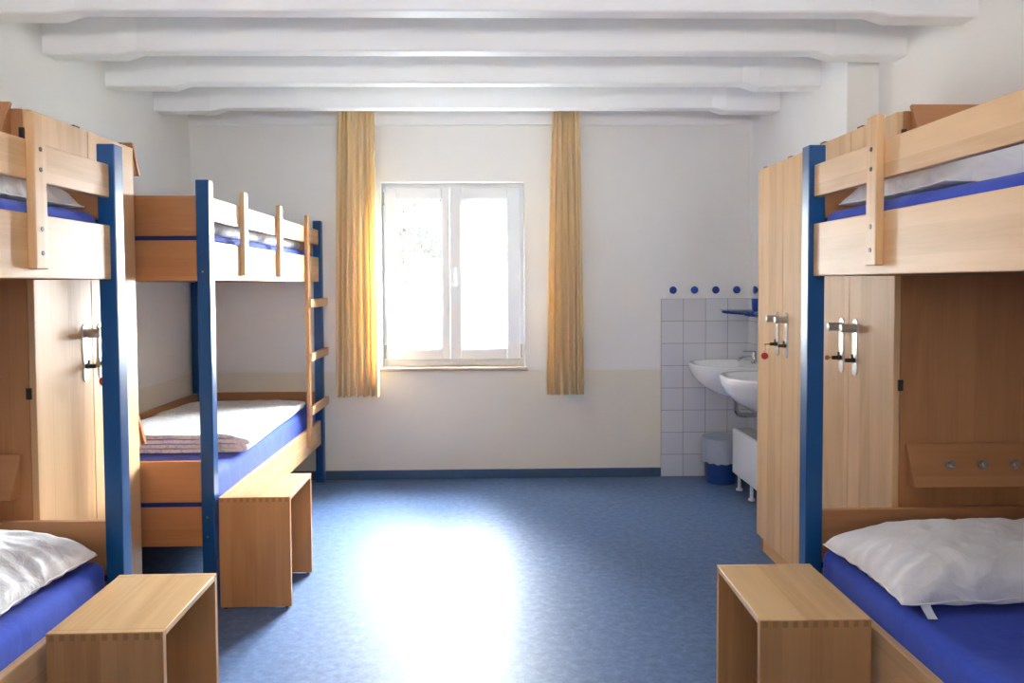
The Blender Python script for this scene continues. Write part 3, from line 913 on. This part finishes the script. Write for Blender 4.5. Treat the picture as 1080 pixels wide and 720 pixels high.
# round blue towel hooks
def hook():
    root = thing('towel_hook', 'round blue towel hook', 'hook', (0, 0, 0), 'round blue towel hooks above the tiles')
    b = NB(); cyl(b, (0, 0, 0), (0, -.012, 0), .012, n=16)
    mesh('hook_base', b, BLUEP, root)
    b = NB(); cyl(b, (0, -.012, 0), (0, -.028, 0), .022, .026, n=28, bev=.003)
    mesh('hook_knob', b, BLUEP, root, smooth=True, sharp=40)
    return root
h0 = hook()
ordn = ['leftmost round blue towel hook above the tiles on the window wall', 'second round blue towel hook from the left on the window wall',
        'third round blue towel hook from the left on the window wall', 'round blue towel hook on the window wall closest to the corner']
for i, x in enumerate((1.22, 1.365, 1.510, 1.652)):
    o = h0 if i == 0 else copy_tree(h0)
    o.location = (x, D, 1.271); o['label'] = ordn[i]
o = copy_tree(h0); o.location = (XR, 4.94, 1.271); o.rotation_euler = (0, 0, -PI / 2)
o['label'] = 'round blue towel hook on the side wall beside the mirror, half hidden by wardrobe'

# radiator cabinet under the basins
RX0, RX1, RY0, RY1 = 1.535, 1.665, 3.93, 4.79
root = thing('radiator', 'white panel radiator under the wash basins', 'radiator', ((RX0 + RX1) / 2, (RY0 + RY1) / 2, 0))
cx, cy = (RX0 + RX1) / 2, (RY0 + RY1) / 2
b = NB(); box(b, RX0 - cx, RX1 - cx, RY0 - cy, RY1 - cy, .105, .388, .006, 0, 2); mesh('radiator_body', b, ENAM, root)
b = NB()
for i in range(40):
    y = RY0 - cy + .02 + i * .021
    box(b, RX0 - cx + .02, RX1 - cx - .012, y, y + .012, .387, .392, 0)
mesh('top_grille', b, GREYT, root)
for y in (RY0 + .14, RY1 - .05, RY1 - .28):
    b = NB(); cyl(b, (RX0 + .03 - cx, y - cy, 0), (RX0 + .03 - cx, y - cy, .107), .010, n=14); cyl(b, (RX0 + .03 - cx, y - cy, 0), (RX0 + .03 - cx, y - cy, .012), .02, n=14)
    mesh('foot', b, ENAM, root)
b = NB(); cyl(b, (RX1 - cx - .002, 0, .25), (XR - .008 - cx, 0, .25), .012, n=12); mesh('wall_bracket', b, ENAM, root)
# bin
root = thing('waste_bin', 'blue waste bin lined with a clear bag in the tiled corner', 'bin', (1.512, 4.952, 0))
b = NB(); rows = []
for (r, z) in ((.094, 0), (.097, .003), (.118, .285), (.121, .288), (.118, .291), (.114, .288), (.093, .008)):
    rows.append([b.verts.new((r * math.cos(2 * PI * q / 40), r * math.sin(2 * PI * q / 40), z)) for q in range(40)])
grid_quads(b, rows, closed_u=True); b.faces.new(rows[0][::-1]); b.faces.new(rows[-1])
mesh('bucket', b, BINB, root, smooth=True, sharp=40)
b = NB(); rows = []
for (r, z, w_) in ((.080, .05, 0), (.104, .18, .002), (.108, .27, .001), (.113, .297, .001), (.124, .301, .002), (.130, .288, .003), (.126, .24, .006), (.127, .19, .007), (.129, .155, .008), (.130, .142, .010)):
    row = []
    for q in range(90):
        a = 2 * PI * q / 90
        rr = r + w_ * (math.sin(a * 13 + z * 20) * .35 + noise.noise(Vector((math.cos(a) * 4, math.sin(a) * 4, z * 6))) * .9)
        rr = max(rr, r if w_ == 0 else r - .003)
        zz = z + (.012 * noise.noise(Vector((math.cos(a) * 3, math.sin(a) * 3, 1))) if z in (.142, .302, .155) else 0)
        row.append(b.verts.new((rr * math.cos(a), rr * math.sin(a), zz)))
    rows.append(row)
grid_quads(b, rows, closed_u=True)
mesh('bin_bag', b, BAG, root, smooth=True)

# ------------------------------------------------------------------ outdoors: pale tree and ground seen through the panes
m, nt, bs, out = newmat('outdoor_leaf')
bs.inputs['Base Color'].default_value = (.052, .064, .048, 1); bs.inputs['Roughness'].default_value = .8
LEAF = m
GROUND = plain('outdoor_ground', (215, 218, 210), .9)
root = thing('leafy_tree', 'pale green leafy tree seen through the left window pane', 'tree', (-1.9, 9.6, -3))
b = NB(); tube(b, [(0, 0, 0), (.1, 0, 2), (0, .1, 4), (.2, 0, 5.6)], .10, 10); mesh('trunk', b, plain('outdoor_bark', (120, 112, 100), .9), root)
b = NB(); rnd = random.Random(5)
for i in range(2600):
    c = rnd.choice(((.3, 0, 5.3, .75), (1.0, .3, 5.9, .6), (-.5, .2, 5.9, .8), (.9, -.2, 4.6, .45), (0, .3, 6.8, .8)))
    while True:
        v = Vector((rnd.uniform(-1, 1), rnd.uniform(-1, 1), rnd.uniform(-1, 1)))
        if v.length < 1: break
    p = Vector(c[:3]) + v * c[3]
    d = Vector((rnd.uniform(-1, 1), rnd.uniform(-1, 1), rnd.uniform(-1, 1))).normalized(); e = d.cross(Vector((.3, .5, .8))).normalized()
    s_ = rnd.uniform(.025, .05)
    vs = [b.verts.new(p + d * s_ * 1.6), b.verts.new(p + e * s_ * .7), b.verts.new(p - d * s_ * 1.6), b.verts.new(p - e * s_ * .7)]
    b.faces.new(vs)
fo_ = mesh('foliage', b, LEAF, root)
b = NB(); box(b, -30, 30, D + .4, 60, -3.1, -3.0, 0); struct('ground', b, GROUND)

# ------------------------------------------------------------------ light
w = bpy.data.worlds.new('sky'); scene.world = w; w.use_nodes = True
bg = w.node_tree.nodes['Background']
bg.inputs[0].default_value = (.90, .955, 1.0, 1)
bg.inputs[1].default_value = 15.0
def sun(name, d, strength, angle, color):
    l = bpy.data.lights.new(name, 'SUN'); l.energy = strength; l.angle = math.radians(angle); l.color = color
    o = bpy.data.objects.new(name, l); o.rotation_euler = Vector(d).to_track_quat('Z', 'Y').to_euler(); o.location = (3, 9, 6); link(o)
# bright hazy sky: one broad source high on the right, one low and wide
sun('hazy_sun', (.50, .62, .62), 142, 66, (.92, .96, 1.0))
sun('low_haze', (.30, .95, .22), 125, 80, (.92, .96, 1.0))

def area(name, loc, rot, sx, sy, power, color=(1, 1, 1), portal=False):
    l = bpy.data.lights.new(name, 'AREA'); l.shape = 'RECTANGLE'; l.size = sx; l.size_y = sy; l.energy = power; l.color = color
    if portal: l.cycles.is_portal = True
    o = bpy.data.objects.new(name, l); o.location = loc; o.rotation_euler = rot; link(o)
    return o
area('window_portal', ((WX0 + WX1) / 2, D + T + .02, (WZ0 + WZ1) / 2), (-PI / 2, 0, 0), WX1 - WX0, WZ1 - WZ0, 1, portal=True)
# added soft fill lights, no such lamps known: one behind camera, one overhead
area('rear_fill', (-.05, -1.0, 1.55), (math.radians(122), 0, 0), 3.0, .4, 38, (1, .98, .96)).data.spread = math.radians(110)
area('overhead_fill', (-.1, 1.6, 2.33), (0, 0, 0), 1.6, .35, 7, (1, .97, .94))

# ------------------------------------------------------------------ camera (fitted)
yaw, pitch, roll = .0225, -.0360, .0050
f, sx, sy = 798.348, -2.8169, -32.28
def Rm(a, i):
    c, s_ = math.cos(a), math.sin(a)
    return c, s_
cyw, syw = math.cos(yaw), math.sin(yaw)
A = Matrix(((cyw, -syw, 0), (syw, cyw, 0), (0, 0, 1)))
cp, sp_ = math.cos(pitch), math.sin(pitch)
B = Matrix(((1, 0, 0), (0, cp, sp_), (0, -sp_, cp)))
M = B @ A                                   # world -> (right, forward, up)
cr_, sr_ = math.cos(roll), math.sin(roll)
R3 = Matrix(((cr_, 0, -sr_), (0, 1, 0), (sr_, 0, cr_)))
M = R3 @ M
right = Vector(M[0]); fwd = Vector(M[1]); up = Vector(M[2])
cam = bpy.data.cameras.new('camera'); co = bpy.data.objects.new('camera', cam); link(co)
co.matrix_world = Matrix(((right.x, up.x, -fwd.x, 0), (right.y, up.y, -fwd.y, 0), (right.z, up.z, -fwd.z, H), (0, 0, 0, 1)))
cam.sensor_fit = 'HORIZONTAL'; cam.sensor_width = 36
cam.lens = f / 1080 * 36
cam.shift_x = -sx / 1080; cam.shift_y = sy / 1080
cam.clip_start = .02; cam.clip_end = 200
scene.camera = co

scene.view_settings.view_transform = 'Standard'
scene.view_settings.look = 'None'
scene.view_settings.exposure = 0
scene.view_settings.gamma = 1.0
scene.cycles.use_denoising = True
scene.cycles.max_bounces = 10
scene.cycles.diffuse_bounces = 6
scene.cycles.transparent_max_bounces = 16
scene.cycles.sample_clamp_indirect = 20
scene.cycles.caustics_reflective = False
scene.cycles.caustics_refractive = False
